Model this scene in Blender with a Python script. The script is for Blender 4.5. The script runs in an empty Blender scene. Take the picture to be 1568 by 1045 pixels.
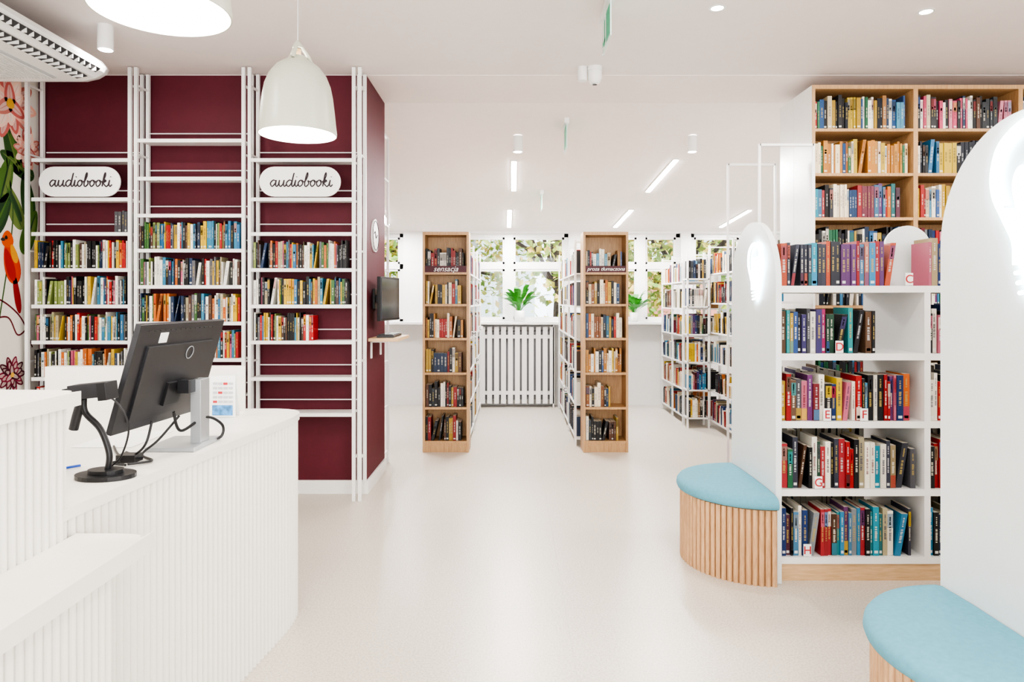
import bpy, math, random
from mathutils import Vector, Matrix
random.seed(11)
scene=bpy.context.scene
CAMZ=1.45
# ------------------------------------------------------------------ materials
def mat(name,col,rough=0.5,metal=0.0,emis=None,es=0.0,var=0.04,scale=12.0,bump=0.0,bscale=200.0,coat=0.0,trans=0.0):
    m=bpy.data.materials.new(name); m.use_nodes=True
    nt=m.node_tree; bs=nt.nodes['Principled BSDF']
    bs.inputs['Roughness'].default_value=rough; bs.inputs['Metallic'].default_value=metal
    tc=nt.nodes.new('ShaderNodeTexCoord'); nz=nt.nodes.new('ShaderNodeTexNoise'); nz.inputs['Scale'].default_value=scale
    nz.inputs['Detail'].default_value=3
    cr=nt.nodes.new('ShaderNodeValToRGB')
    c0=[max(0,c*(1-var)) for c in col]; c1=[min(1,c*(1+var)) for c in col]
    cr.color_ramp.elements[0].position=0.3; cr.color_ramp.elements[0].color=(*c0,1)
    cr.color_ramp.elements[1].position=0.7; cr.color_ramp.elements[1].color=(*c1,1)
    nt.links.new(tc.outputs['Object'],nz.inputs['Vector']); nt.links.new(nz.outputs['Fac'],cr.inputs['Fac'])
    nt.links.new(cr.outputs['Color'],bs.inputs['Base Color'])
    if bump>0:
        n2=nt.nodes.new('ShaderNodeTexNoise'); n2.inputs['Scale'].default_value=bscale
        bp=nt.nodes.new('ShaderNodeBump'); bp.inputs['Strength'].default_value=bump; bp.inputs['Distance'].default_value=0.002
        nt.links.new(tc.outputs['Object'],n2.inputs['Vector']); nt.links.new(n2.outputs['Fac'],bp.inputs['Height'])
        nt.links.new(bp.outputs['Normal'],bs.inputs['Normal'])
    if emis:
        bs.inputs['Emission Color'].default_value=(*emis,1); bs.inputs['Emission Strength'].default_value=es
    if coat: bs.inputs['Coat Weight'].default_value=coat
    return m
def attrmat(name,rough=0.45,trans=0):
    m=bpy.data.materials.new(name); m.use_nodes=True
    nt=m.node_tree; bs=nt.nodes['Principled BSDF']; bs.inputs['Roughness'].default_value=rough
    a=nt.nodes.new('ShaderNodeVertexColor'); a.layer_name='Col'
    nt.links.new(a.outputs['Color'],bs.inputs['Base Color'])
    return m
def woodmat(name,a,b,sc=(1,1,0.12),rough=0.45):
    m=bpy.data.materials.new(name); m.use_nodes=True
    nt=m.node_tree; bs=nt.nodes['Principled BSDF']; bs.inputs['Roughness'].default_value=rough
    tc=nt.nodes.new('ShaderNodeTexCoord'); mp=nt.nodes.new('ShaderNodeMapping'); mp.inputs['Scale'].default_value=sc
    nz=nt.nodes.new('ShaderNodeTexNoise'); nz.inputs['Scale'].default_value=22; nz.inputs['Detail'].default_value=6; nz.inputs['Distortion'].default_value=0.6
    cr=nt.nodes.new('ShaderNodeValToRGB')
    cr.color_ramp.elements[0].position=0.32; cr.color_ramp.elements[0].color=(*a,1)
    cr.color_ramp.elements[1].position=0.68; cr.color_ramp.elements[1].color=(*b,1)
    nt.links.new(tc.outputs['Object'],mp.inputs['Vector']); nt.links.new(mp.outputs['Vector'],nz.inputs['Vector'])
    nt.links.new(nz.outputs['Fac'],cr.inputs['Fac']); nt.links.new(cr.outputs['Color'],bs.inputs['Base Color'])
    return m
def floormat():
    m=bpy.data.materials.new('floor_porcelain'); m.use_nodes=True
    nt=m.node_tree; bs=nt.nodes['Principled BSDF']
    tc=nt.nodes.new('ShaderNodeTexCoord')
    br=nt.nodes.new('ShaderNodeTexBrick'); br.offset=0.0
    br.inputs['Color1'].default_value=(0.645,0.59,0.52,1); br.inputs['Color2'].default_value=(0.635,0.58,0.51,1)
    br.inputs['Mortar'].default_value=(0.58,0.53,0.47,1); br.inputs['Scale'].default_value=1.0
    br.inputs['Mortar Size'].default_value=0.002; br.inputs['Brick Width'].default_value=1.2; br.inputs['Row Height'].default_value=1.2
    mp=nt.nodes.new('ShaderNodeMapping'); mp.inputs['Location'].default_value=(0.35,0.3,0)
    nt.links.new(tc.outputs['Object'],mp.inputs['Vector']); nt.links.new(mp.outputs['Vector'],br.inputs['Vector'])
    nz=nt.nodes.new('ShaderNodeTexNoise'); nz.inputs['Scale'].default_value=110; nz.inputs['Detail'].default_value=8
    nt.links.new(tc.outputs['Object'],nz.inputs['Vector'])
    cr=nt.nodes.new('ShaderNodeValToRGB'); cr.color_ramp.elements[0].position=0.38; cr.color_ramp.elements[0].color=(0.72,0.70,0.67,1)
    cr.color_ramp.elements[1].position=0.58; cr.color_ramp.elements[1].color=(1,1,1,1)
    nt.links.new(nz.outputs['Fac'],cr.inputs['Fac'])
    mx=nt.nodes.new('ShaderNodeMixRGB'); mx.blend_type='MULTIPLY'; mx.inputs['Fac'].default_value=0.65
    nt.links.new(br.outputs['Color'],mx.inputs['Color1']); nt.links.new(cr.outputs['Color'],mx.inputs['Color2'])
    nt.links.new(mx.outputs['Color'],bs.inputs['Base Color'])
    mr=nt.nodes.new('ShaderNodeMapRange'); mr.inputs['To Min'].default_value=0.26; mr.inputs['To Max'].default_value=0.42
    nt.links.new(nz.outputs['Fac'],mr.inputs['Value']); nt.links.new(mr.outputs['Result'],bs.inputs['Roughness'])
    return m
def glassmat():
    m=bpy.data.materials.new('window_glass'); m.use_nodes=True
    nt=m.node_tree
    for n in list(nt.nodes): nt.nodes.remove(n)
    o=nt.nodes.new('ShaderNodeOutputMaterial'); mx=nt.nodes.new('ShaderNodeMixShader')
    t=nt.nodes.new('ShaderNodeBsdfTransparent'); g=nt.nodes.new('ShaderNodeBsdfGlossy'); g.inputs['Roughness'].default_value=0.02
    mx.inputs['Fac'].default_value=0.05
    nt.links.new(t.outputs[0],mx.inputs[1]); nt.links.new(g.outputs[0],mx.inputs[2]); nt.links.new(mx.outputs[0],o.inputs['Surface'])
    return m
WHITE=mat('wall_white_paint',(0.84,0.83,0.82),0.6,bump=0.05,var=0.01)
CEIL=mat('ceiling_paint',(0.80,0.735,0.71),0.75,bump=0.04,var=0.01)
CEIL2=mat('ceiling_rear_pink_bounce',(0.85,0.765,0.735),0.75,bump=0.04,var=0.01)  # same ceiling further back, with pink bounce light put into the colour
RED=mat('burgundy_paint',(0.105,0.0105,0.022),0.65,var=0.05,bump=0.05)
LACQ=mat('white_lacquer',(0.82,0.815,0.80),0.3,var=0.01)
PANELM=mat('arch_panel_lacquer',(0.73,0.77,0.775),0.35,var=0.01)
METALW=mat('white_powder_coat',(0.82,0.81,0.80),0.35,var=0.01)
DESKW=mat('desk_white',(0.78,0.755,0.705),0.38,var=0.01)
OAK=woodmat('oak_veneer',(0.43,0.25,0.12),(0.58,0.365,0.19),(6,6,0.4))
OAKH=woodmat('oak_light',(0.57,0.37,0.20),(0.70,0.49,0.29),(0.5,6,6))
DOWEL=woodmat('dowel_wood',(0.47,0.27,0.14),(0.62,0.39,0.22),(5,5,0.6))
BOOK=attrmat('book_covers')
BLUE=mat('sky_blue_upholstery',(0.125,0.34,0.43),0.85,var=0.05,scale=60,bump=0.3,bscale=500)
BLACK=mat('black_plastic',(0.015,0.015,0.017),0.35)
DGREY=mat('dark_grey_plastic',(0.026,0.026,0.030),0.38,var=0.1)
GREY=mat('grey_metal',(0.35,0.36,0.38),0.35,metal=0.3)
SILVER=mat('silver_stand',(0.42,0.44,0.46),0.3,metal=0.5)
DARKGAP=mat('dark_grille',(0.04,0.04,0.045),0.6)
RADG=mat('radiator_grey',(0.22,0.22,0.23),0.6)
FILTER=mat('grey_filter',(0.50,0.51,0.52),0.6)
LAMPW=mat('pendant_enamel',(0.51,0.525,0.44),0.35,var=0.01)
GLOW=mat('lamp_glow',(1,1,1),0.5,emis=(1,0.97,0.9),es=9.0)
LED=mat('led_diffuser',(1,1,1),0.5,emis=(1,1,1),es=25.0)
NEON=mat('neon_tube',(1,1,1),0.4,emis=(0.72,0.95,1.0),es=13.0)
GREEN=mat('exit_green',(0.02,0.42,0.22),0.5)
SIGNW=mat('sign_white',(0.88,0.88,0.86),0.4,var=0.01)
ACRYL=mat('exit_acrylic',(0.70,0.85,0.80),0.2,var=0.02)
SIGNR=mat('sign_burgundy',(0.07,0.008,0.015),0.5)
INK=mat('sign_ink',(0.035,0.02,0.025),0.6)
LRED=mat('letter_red',(0.5,0.03,0.04),0.5)
LEAF=mat('leaf_green',(0.05,0.24,0.035),0.4,var=0.35,scale=20)
FOL=attrmat('tree_foliage',0.7)
BARK=mat('bark',(0.06,0.04,0.03),0.9,var=0.3)
GRASS=mat('grass',(0.12,0.22,0.06),0.9,var=0.3)
FLOOR=floormat(); GLASS=glassmat()
MURAL=attrmat('mural_paint',0.7)
SOIL=mat('soil',(0.05,0.03,0.02),0.9)
# ------------------------------------------------------------------ builder
class B:
    def __init__(s,name): s.name=name; s.v=[]; s.f=[]; s.m=[]; s.sm=[]; s.c=[]; s.mats=[]
    def mi(s,m):
        if m not in s.mats: s.mats.append(m)
        return s.mats.index(m)
    def add(s,vs,fs,m,smooth=False,col=None):
        o=len(s.v); s.v.extend([tuple(v) for v in vs]); k=s.mi(m)
        for i,f in enumerate(fs):
            s.f.append(tuple(o+a for a in f)); s.m.append(k); s.sm.append(smooth)
            s.c.append(col if (col is None or not isinstance(col,list)) else col[i])
    def box(s,x0,x1,y0,y1,z0,z1,m,col=None):
        vs=[(x0,y0,z0),(x1,y0,z0),(x1,y1,z0),(x0,y1,z0),(x0,y0,z1),(x1,y0,z1),(x1,y1,z1),(x0,y1,z1)]
        s.add(vs,[(0,3,2,1),(4,5,6,7),(0,1,5,4),(1,2,6,5),(2,3,7,6),(3,0,4,7)],m,col=col)
    def obox(s,c,size,M,m):
        vs=[]
        for z in(-.5,.5):
            for (x,y) in((-.5,-.5),(.5,-.5),(.5,.5),(-.5,.5)):
                vs.append(Vector(c)+M@Vector((x*size[0],y*size[1],z*size[2])))
        s.add(vs,[(0,3,2,1),(4,5,6,7),(0,1,5,4),(1,2,6,5),(2,3,7,6),(3,0,4,7)],m)
    def prism(s,poly,fn,a,b,m,smooth=False,caps=True):
        n=len(poly); vs=[fn(p,q,a) for p,q in poly]+[fn(p,q,b) for p,q in poly]
        s.add(vs,[(i,(i+1)%n,n+(i+1)%n,n+i) for i in range(n)],m,smooth)
        if caps: s.add(vs,[tuple(range(n))[::-1],tuple(range(n,2*n))],m)
    def lathe(s,prof,c,m,seg=40,a0=0,a1=2*math.pi,smooth=True):
        full=abs(a1-a0-2*math.pi)<1e-6; k=seg if full else seg+1
        vs=[]
        for r,z in prof:
            for i in range(k):
                a=a0+(a1-a0)*i/seg; vs.append((c[0]+r*math.cos(a),c[1]+r*math.sin(a),c[2]+z))
        fs=[]
        for j in range(len(prof)-1):
            for i in range(seg):
                i2=(i+1)%k if full else i+1
                fs.append((j*k+i,j*k+i2,(j+1)*k+i2,(j+1)*k+i))
        s.add(vs,fs,m,smooth)
    def cyl(s,c,r,z0,z1,m,seg=24):
        s.lathe([(r,z0),(r,z1)],c,m,seg)
        s.lathe([(1e-5,z0),(r,z0)],c,m,seg,smooth=False); s.lathe([(r,z1),(1e-5,z1)],c,m,seg,smooth=False)
    def tube(s,pts,r,m,seg=8,closed=False):
        pts=[Vector(p) for p in pts]; n=len(pts); vs=[]; prev=None
        for i,p in enumerate(pts):
            if closed: t=(pts[(i+1)%n]-pts[i-1])
            else: t=pts[min(i+1,n-1)]-pts[max(i-1,0)]
            t.normalize()
            if prev is None:
                up=Vector((0,0,1)) if abs(t.z)<0.9 else Vector((1,0,0)); a=t.cross(up).normalized()
            else: a=(prev-t*prev.dot(t)).normalized()
            prev=a; b=t.cross(a)
            for k in range(seg):
                an=2*math.pi*k/seg; vs.append(p+(a*math.cos(an)+b*math.sin(an))*r)
        fs=[]
        for i in range(n if closed else n-1):
            j=(i+1)%n
            for k in range(seg):
                k2=(k+1)%seg; fs.append((i*seg+k,i*seg+k2,j*seg+k2,j*seg+k))
        if not closed:
            s.add(vs,fs+[tuple(range(seg)),tuple(range((n-1)*seg,n*seg))],m,True)
        else: s.add(vs,fs,m,True)
    def done(s,bevel=0,parent=None,seg=2):
        xs=[v[0] for v in s.v]; ys=[v[1] for v in s.v]; zs=[v[2] for v in s.v]
        o=Vector(((min(xs)+max(xs))/2,(min(ys)+max(ys))/2,min(zs)))
        me=bpy.data.meshes.new(s.name); me.from_pydata([tuple(Vector(v)-o) for v in s.v],[],s.f)
        for m in s.mats: me.materials.append(m)
        me.polygons.foreach_set('material_index',s.m); me.polygons.foreach_set('use_smooth',s.sm)
        if any(c is not None for c in s.c):
            ca=me.color_attributes.new('Col','FLOAT_COLOR','CORNER'); d=[]
            for f,c in zip(s.f,s.c):
                c=c or (1,1,1)
                for _ in f: d.extend((c[0],c[1],c[2],1))
            ca.data.foreach_set('color',d)
        me.update()
        ob=bpy.data.objects.new(s.name,me); scene.collection.objects.link(ob); ob.location=o
        if bevel:
            md=ob.modifiers.new('bevel','BEVEL'); md.width=bevel; md.segments=seg; md.limit_method='ANGLE'; md.angle_limit=math.radians(40)
        if parent:
            ob.parent=parent; ob.matrix_parent_inverse=Matrix.Translation(-Vector(parent.location))
        return ob
def text(name,body,loc,size,m,rot=(math.pi/2,0,0),parent=None,shear=0.0,ext=0.001):
    c=bpy.data.curves.new(name,'FONT'); c.body=body; c.size=size; c.extrude=ext; c.align_x='CENTER'; c.align_y='CENTER'; c.shear=shear
    ob=bpy.data.objects.new(name,c); scene.collection.objects.link(ob); ob.location=loc; ob.rotation_euler=rot; c.materials.append(m)
    if parent: ob.parent=parent; ob.matrix_parent_inverse=Matrix.Translation(-Vector(parent.location))
    return ob
def catmull(pts,k=6,closed=False):
    out=[]; n=len(pts)
    rng=range(n) if closed else range(n-1)
    for i in rng:
        if closed: p=[pts[(i+j-1)%n] for j in range(4)]
        else: p=[pts[max(0,i-1)],pts[i],pts[i+1],pts[min(n-1,i+2)]]
        for j in range(k):
            t=j/k; r=[]
            for d in range(len(pts[0])):
                a,b,c,e=(q[d] for q in p)
                r.append(0.5*((2*b)+(-a+c)*t+(2*a-5*b+4*c-e)*t*t+(-a+3*b-3*c+e)*t**3))
            out.append(tuple(r))
    if not closed: out.append(tuple(pts[-1]))
    return out
XY=lambda p,q,t:(p,q,t)
XZ=lambda p,q,t:(p,t,q)
YZ=lambda p,q,t:(t,p,q)
# ------------------------------------------------------------------ books
SAT=1.18; DK=0.88
def S(r,g,b):
    m=(r+g+b)/3; r,g,b=(max(0,min(255,(m+(c-m)*SAT)*(1 if m>195 else DK))) for c in (r,g,b))
    f=lambda c:((c/255+0.055)/1.055)**2.4 if c>10 else c/3294
    return (f(r),f(g),f(b))
PAL_MIX=[S(225,220,208)]*4+[S(30,30,34)]*4+[S(165,40,42)]*2+[S(40,62,110)]*2+[S(70,140,175)]*2+[S(215,185,60),S(50,105,75),S(200,110,55),S(110,65,110),S(90,65,50),S(200,120,140),S(140,145,150),S(190,180,150),S(30,50,78),S(105,28,40),S(60,140,145),S(165,150,120)]
PAL_AUD=[S(228,226,218)]*5+[S(28,28,30)]*6+[S(180,45,45)]*2+[S(215,180,60),S(215,180,60),S(70,140,170),S(60,120,160),S(90,65,55),S(205,120,60),S(140,155,95),S(190,180,150),S(110,110,115),S(205,110,135),S(45,62,90),S(70,110,60)]
PAL_DARK=[S(28,28,32)]*6+[S(60,65,70)]*2+[S(140,40,42)]*2+[S(215,210,200)]*2+[S(180,150,70),S(45,62,88),S(95,65,50)]
PAL_WARM=[S(225,215,195)]*4+[S(35,33,35)]*3+[S(190,115,55),S(170,50,48),S(205,170,75),S(140,90,58),S(50,75,108),S(70,120,145)]
PAL_RED=[S(165,62,68)]*2+[S(135,75,90),S(100,60,75),S(85,130,160),S(70,72,85),S(180,125,115),S(55,110,112),S(185,95,72),S(115,80,125),S(80,150,190),S(60,150,170),S(60,62,70)]
PAL_DUSK=[S(42,42,46)]*4+[S(90,90,95),S(170,60,110),S(205,200,190),S(62,90,140),S(60,145,148),S(130,55,62),S(190,160,70),S(105,82,65),S(75,68,110),S(50,80,65),S(140,130,120)]
PAL_LIGHT=[S(228,224,215)]*4+[S(205,192,165)]*2+[S(175,60,60),S(72,102,150),S(215,185,80),S(48,48,52),S(48,48,52),S(100,155,180),S(160,120,80)]
PAL_BLUEG=[S(45,85,130)]*2+[S(72,130,170)]*2+[S(55,115,85)]*2+[S(225,222,215)]*2+[S(35,40,52)]*3+[S(200,175,80)]
PAL_OCH=[S(190,135,70)]*5+[S(205,155,90)]*2+[S(225,210,182)]*3+[S(165,110,62)]
PAL_PINK=[S(205,90,120)]*3+[S(215,150,165)]
def lerp(a,b,t): return tuple(x+(y-x)*t for x,y in zip(a,b))
def books(b,start,u,n,L,h0=0.17,h1=0.23,depth=0.15,pal=PAL_MIX,t0=0.012,t1=0.035,detail=False,run=0.22):
    st=Vector(start); u=Vector(u); n=Vector(n); a=0.0
    up=Vector((0,0,1)); series=0; hh=0; tt=0; e=-0.0012; g=0.0008
    while a<L-t0:
        if series<=0:
            col=random.choice(pal); hh=random.uniform(h0,h1); tt=random.uniform(t0,t1)
            series=random.randint(2,4) if random.random()<run*0.4 else 1
            sty=random.random(); sc=random.random()
        series-=1
        k=random.uniform(0.82,1.12); c=tuple(min(1,x*k) for x in col)
        h=hh*random.uniform(0.985,1.0); t=tt*random.uniform(0.95,1.05)
        if a+t>L: break
        d=depth*random.uniform(0.8,1.0); off=random.uniform(0.0,0.014)
        lean=random.uniform(0.02,0.04) if random.random()<0.05 else 0.0
        def P(aa,bb,cc): return st+u*(a+aa+lean*cc/h)-n*(off+bb)+up*cc
        vs=[P(g,0,0),P(t-g,0,0),P(t-g,d,0),P(g,d,0),P(g,0,h),P(t-g,0,h),P(t-g,d,h),P(g,d,h)]
        pg=(0.60,0.56,0.47)
        b.add(vs,[(0,3,2,1),(4,5,6,7),(0,1,5,4),(1,2,6,5),(2,3,7,6),(3,0,4,7)],BOOK,col=[c,pg,c,c,pg,c])
        lum=sum(c)/3
        tc=[S(40,40,45),S(120,50,55),S(60,70,100)][int(sc*3)] if lum>0.25 else [S(215,210,195),S(195,175,110),S(200,200,200)][int(sc*3)]
        tc=lerp(c,tc,0.45 if not detail else 0.75)
        def quad(w0,w1,z0,z1,cl): b.add([P(w0,e,z0),P(w1,e,z0),P(w1,e,z1),P(w0,e,z1)],[(0,1,2,3)],BOOK,col=cl)
        mid=t/2
        if detail:
            if sty<0.25: quad(2*g,t-2*g,h*0.62,h*0.94,lerp(c,random.choice(pal),0.7))
            elif sty<0.4: quad(2*g,t-2*g,0.002,h*0.3,lerp(c,random.choice(pal),0.7))
            for (za,zb,w) in((0.30,0.62,0.20),(0.68,0.88,0.13)):
                z=h*(za+random.uniform(0,0.05)); ze=h*zb
                while z<ze:
                    s_=random.uniform(0.0035,0.008); quad(mid-t*w,mid+t*w*random.uniform(0.6,1),z,z+s_,tc); z+=s_+random.choice([0.0015,0.0015,0.005])
            if random.random()<0.5: quad(mid-t*0.3,mid+t*0.3,h*0.05,h*0.05+0.014,lerp(c,S(225,225,220),0.8))
        else:
            if sty<0.3: quad(2*g,t-2*g,h*0.6,h*0.94,lerp(c,random.choice(pal),0.6))
            z=h*random.uniform(0.28,0.4); ze=h*random.uniform(0.6,0.8); w=t*random.uniform(0.12,0.22)
            while z<ze:
                s_=random.uniform(0.012,0.03); quad(mid-w,mid+w,z,min(z+s_,ze+0.01),tc); z+=s_+0.006
            if random.random()<0.4: quad(mid-t*0.32,mid+t*0.32,h*0.05,h*0.05+0.013,lerp(c,S(225,225,220),0.7))
        a+=t+lean
        if lean: a+=0.004
# ------------------------------------------------------------------ room shell
FY=9.41; LX=-3.55; RX=4.75; RY=-2.6; H=3.14
def zc(y): return H-(y-5.84)*(H-2.36)/(FY+0.2-5.84) if y>5.84 else H
b=B('floor'); b.box(LX-0.1,RX+0.1,RY,FY+0.2,-0.1,0,FLOOR); b.done()
b=B('ceiling')
b.box(LX-0.1,RX+0.1,RY,5.12,H,H+0.12,CEIL)
b.box(LX-0.1,RX+0.1,5.12,5.84,H-0.003,H+0.12,CEIL2)
b.prism([(5.84,H-0.003),(FY+0.2,2.36),(FY+0.2,2.6),(5.84,H+0.12)],YZ,LX-0.1,RX+0.1,CEIL2); b.done()
b=B('wall_left'); b.box(LX-0.1,LX,RY,FY,0,H,WHITE); b.done()
b=B('wall_right'); b.box(RX,RX+0.1,RY,FY,0,H,WHITE); b.done()
b=B('wall_rear')
b.box(LX,-3.0,RY-0.1,RY,0,H,WHITE); b.box(4.2,RX,RY-0.1,RY,0,H,WHITE); b.box(-3.0,4.2,RY-0.1,RY,0,0.15,WHITE); b.box(-3.0,4.2,RY-0.1,RY,2.8,H,WHITE)  # wide opening added behind the camera so sky and fill light get in
for x in(-0.6,1.8): b.box(x-0.04,x+0.04,RY-0.1,RY,0.15,2.8,WHITE)
b.done()
b=B('wall_burgundy')
b.box(LX,-1.09,5.12,5.84,0,H-0.005,RED); b.done()
b=B('baseboard_burgundy'); b.box(LX,-1.075,5.105,5.12,0,0.10,LACQ); b.box(-1.089,-1.075,5.121,5.84,0,0.10,LACQ); b.done()
WIN=[(-2.95,-1.5),(-0.82,0.78),(1.25,2.33),(2.47,3.95)]
b=B('wall_far')
b.box(LX,RX,FY,FY+0.2,0,1.13,WHITE); b.box(LX,RX,FY,FY+0.2,2.37,2.6,WHITE)
xs=[LX]+[e for w in WIN for e in w]+[RX]
for i in range(0,len(xs),2): b.box(xs[i],xs[i+1],FY,FY+0.2,1.13,2.37,WHITE)
b.done()
for i,(a,c) in enumerate(WIN):
    b=B('window_%d'%(i+1)); y0,y1=FY+0.06,FY+0.12; fw=0.055
    b.box(a,a+fw,y0,y1,1.13,2.37,METALW); b.box(c-fw,c,y0,y1,1.13,2.37,METALW)
    b.box(a,c,y0,y1,1.13,1.13+fw,METALW); b.box(a,c,y0,y1,2.32,2.37,METALW)
    b.box(a,c,y0,y1,1.88,1.95,METALW)
    m=(a+c)/2 if i!=1 else -0.04
    b.box(m-0.06,m+0.06,y0-0.01,y1,1.13,2.37,METALW)
    for (p,q) in((a+fw,m-0.06),(m+0.06,c-fw)):
        for (z0,z1) in((1.185,1.88),(1.95,2.32)):
            for bx in((p,p+0.03,z0,z1),(q-0.03,q,z0,z1),(p,q,z0,z0+0.03),(p,q,z1-0.03,z1)):
                b.box(bx[0],bx[1],y0+0.01,y1-0.01,bx[2],bx[3],METALW)
            b.add([(p,y0+0.03,z0),(q,y0+0.03,z0),(q,y0+0.03,z1),(p,y0+0.03,z1)],[(0,1,2,3)],GLASS)
    b.done()
b=B('trim_window_sill'); b.box(LX,RX,FY-0.26,FY+0.06,1.12,1.155,LACQ); b.done(0.004)
# ------------------------------------------------------------------ outdoors
b=B('ground_outside'); b.box(-40,40,FY+0.25,60,-0.3,-0.2,GRASS); b.done()
def tree(x,y,h,r,seed,n=2600,pal=None):
    rr=random.Random(seed); b=B('tree')
    b.tube([(x,y,-0.2),(x+0.1,y,h*0.35),(x,y+0.1,h*0.6)],0.16,BARK)
    cl=[]
    for i in range(12):
        a=rr.uniform(0,6.28); e=rr.uniform(-0.7,1); q=(x+r*0.7*math.cos(a),y+r*0.7*math.sin(a),h*0.60+e*r*0.8)
        cl.append(q); b.tube([(x,y,h*0.35),((x+q[0])/2,(y+q[1])/2,(h*0.45+q[2])/2),q],0.04,BARK,6)
    pal=pal or [(0.38,0.45,0.09),(0.60,0.52,0.13),(0.22,0.34,0.08),(0.66,0.45,0.14),(0.48,0.56,0.18)]
    for i in range(n):
        q=cl[i%12]; d=Vector((rr.gauss(0,1),rr.gauss(0,1),rr.gauss(0,1)))*r*0.27; p=Vector(q)+d
        s=rr.uniform(0.05,0.11); M=Matrix.Rotation(rr.uniform(0,6.28),3,Vector((rr.random()-.5,rr.random()-.5,rr.random()-.5+1e-3)).normalized())
        vs=[p+M@Vector(t)*s for t in((-1,0,0),(0,-0.6,0.1),(1,0,0),(0,0.6,0.1))]
        c=rr.choice(pal); k=rr.uniform(0.7,1.25); b.add(vs,[(0,1,2,3)],FOL,col=tuple(min(1,t*k) for t in c))
    b.done()
tree(0.9,13.5,4.6,1.7,1); tree(-1.6,15.5,5.0,1.9,2); tree(3.4,13.2,4.2,1.6,3); tree(5.9,15.0,5.0,2.0,4); tree(-3.6,18,6,2.2,5); tree(2.2,19,6.5,2.4,6)
b=B('apartment_building')
PK=mat('pink_render',(0.60,0.24,0.20),0.8); GW=mat('grey_render',(0.52,0.56,0.62),0.8)
b.box(4.0,7.2,24,30,-0.2,2.6,PK); b.box(-16,1.0,30,36,-0.2,9,GW); b.box(7.5,20,28,34,-0.2,9,GW)
for i in range(9):
    for k in range(3):
        x=-15+i*1.8; b.box(x,x+0.9,29.95,30.02,0.9+k*2.8,2.3+k*2.8,RADG)
for i in range(5):
    for k in range(3):
        x=8.2+i*2.2; b.box(x,x+1.1,27.95,28.02,0.9+k*2.8,2.3+k*2.8,RADG)
b.done()
# ------------------------------------------------------------------ radiator cover + plants
b=B('radiator_cover')
x=-0.43; y=FY-0.20
b.box(-0.45,0.57,y+0.05,y+0.19,0.10,1.03,RADG)
while x<0.55:
    b.box(x,x+0.066,y,y+0.018,0.05,1.09,METALW); x+=0.094
for z in(0.17,0.93): b.box(-0.45,0.57,y+0.018,y+0.03,z,z+0.05,METALW)
b.box(-0.45,-0.43,y,y+0.19,0,1.115,METALW); b.box(0.55,0.57,y,y+0.19,0,1.115,METALW)
b.done(0.002)
def plant(x,y,z,s,seed,n=40):
    rr=random.Random(seed); b=B('potted_peace_lily')
    b.lathe([(0.001,0),(0.052*s,0),(0.062*s,0.03*s),(0.07*s,0.14*s),(0.066*s,0.14*s),(0.06*s,0.12*s)],(x,y,z),SIGNW,28)
    b.lathe([(0.062*s,0.12*s),(0.001,0.125*s)],(x,y,z),SOIL,20)
    for i in range(n):
        a=rr.uniform(0,6.28); L=rr.uniform(0.22,0.32)*s; lift=rr.uniform(0.6,1.6); w=rr.uniform(0.032,0.047)*s
        pts=[]
        for k in range(9):
            t=k/8; rad=L*t*(0.92 if lift<1.15 else 0.6)+0.01; hz=0.12*s+L*lift*(t-0.52*t*t)*1.5
            pts.append((rad,hz))
        vs=[];fs=[]
        for k,(rad,hz) in enumerate(pts):
            t=k/8; ww=w*max(0.07,math.sin(math.pi*min(1,max(0,(t-0.3)/0.7)))) if t>0.3 else 0.003
            for sd in(-1,0,1):
                vs.append((x+rad*math.cos(a)-sd*ww*math.sin(a),y+(rad*math.sin(a)+sd*ww*math.cos(a))*0.45,z+hz+(0.25*ww if sd else 0)))
        for k in range(8):
            for j in(0,1): fs.append((k*3+j,k*3+j+1,k*3+j+4,k*3+j+3))
        b.add(vs,fs,LEAF,True)
    b.done()
plant(0.10,FY-0.13,1.157,1.08,3); plant(1.66,FY-0.13,1.157,0.9,5)
# ------------------------------------------------------------------ wall shelving (ladder posts and shelves) in front of the burgundy wall
YF=4.93; YB=5.09
b=B('wall_ladder_shelving')
PX=[-3.50,-2.735,-1.915,-1.12]
for i,x in enumerate(PX):
    offs=(0,) if i==0 else (-0.022,0.022)
    for o in offs:
        b.box(x+o-0.012,x+o+0.012,YF-0.012,YF+0.012,0,3.13,METALW)
        b.box(x+o-0.012,x+o+0.012,YB-0.012,YB+0.012,0.101,3.13,METALW)
        for z in(0.3,1.0,1.8,2.5,3.0): b.box(x+o-0.006,x+o+0.006,YF,YB,z,z+0.012,METALW)
bays=[([2.474,2.19,1.94,1.68,1.417,1.157,0.893,0.62],0),([2.615,2.34,2.073,1.82,1.558,1.294,1.03,0.76,0.5],1),([2.474,2.19,1.94,1.68,1.417,1.157,0.893,0.634],2)]
for zs,i in bays:
    x0=PX[i]+0.034; x1=PX[i+1]-0.034
    for z in zs:
        b.box(x0,x1,YF-0.005,YB,z-0.014,z,METALW); b.box(x0,x1,YF-0.008,YF,z-0.026,z,METALW)
        b.tube([(x0,YB-0.005,z+0.075),(x1,YB-0.005,z+0.075)],0.005,METALW,6)
def shb(i,z,pal=PAL_AUD,f0=0.0,f1=1.0,h0=0.165,h1=0.208):
    x0=PX[i]+0.045; x1=PX[i+1]-0.045; L=x1-x0
    books(b,(x0+L*f0,YF+0.005,z+0.001),(1,0,0),(0,-1,0),L*(f1-f0),h0,h1,0.13,pal,0.007,0.024,run=0.12)
for z in(1.68,1.417,1.157,0.893,0.62): shb(0,z)
for z in(1.82,1.558,1.294): shb(1,z)
shb(1,1.03,f0=0.3,f1=0.97); shb(1,0.76)
for z in(1.68,1.417): shb(2,z,f1=0.97)
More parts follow.
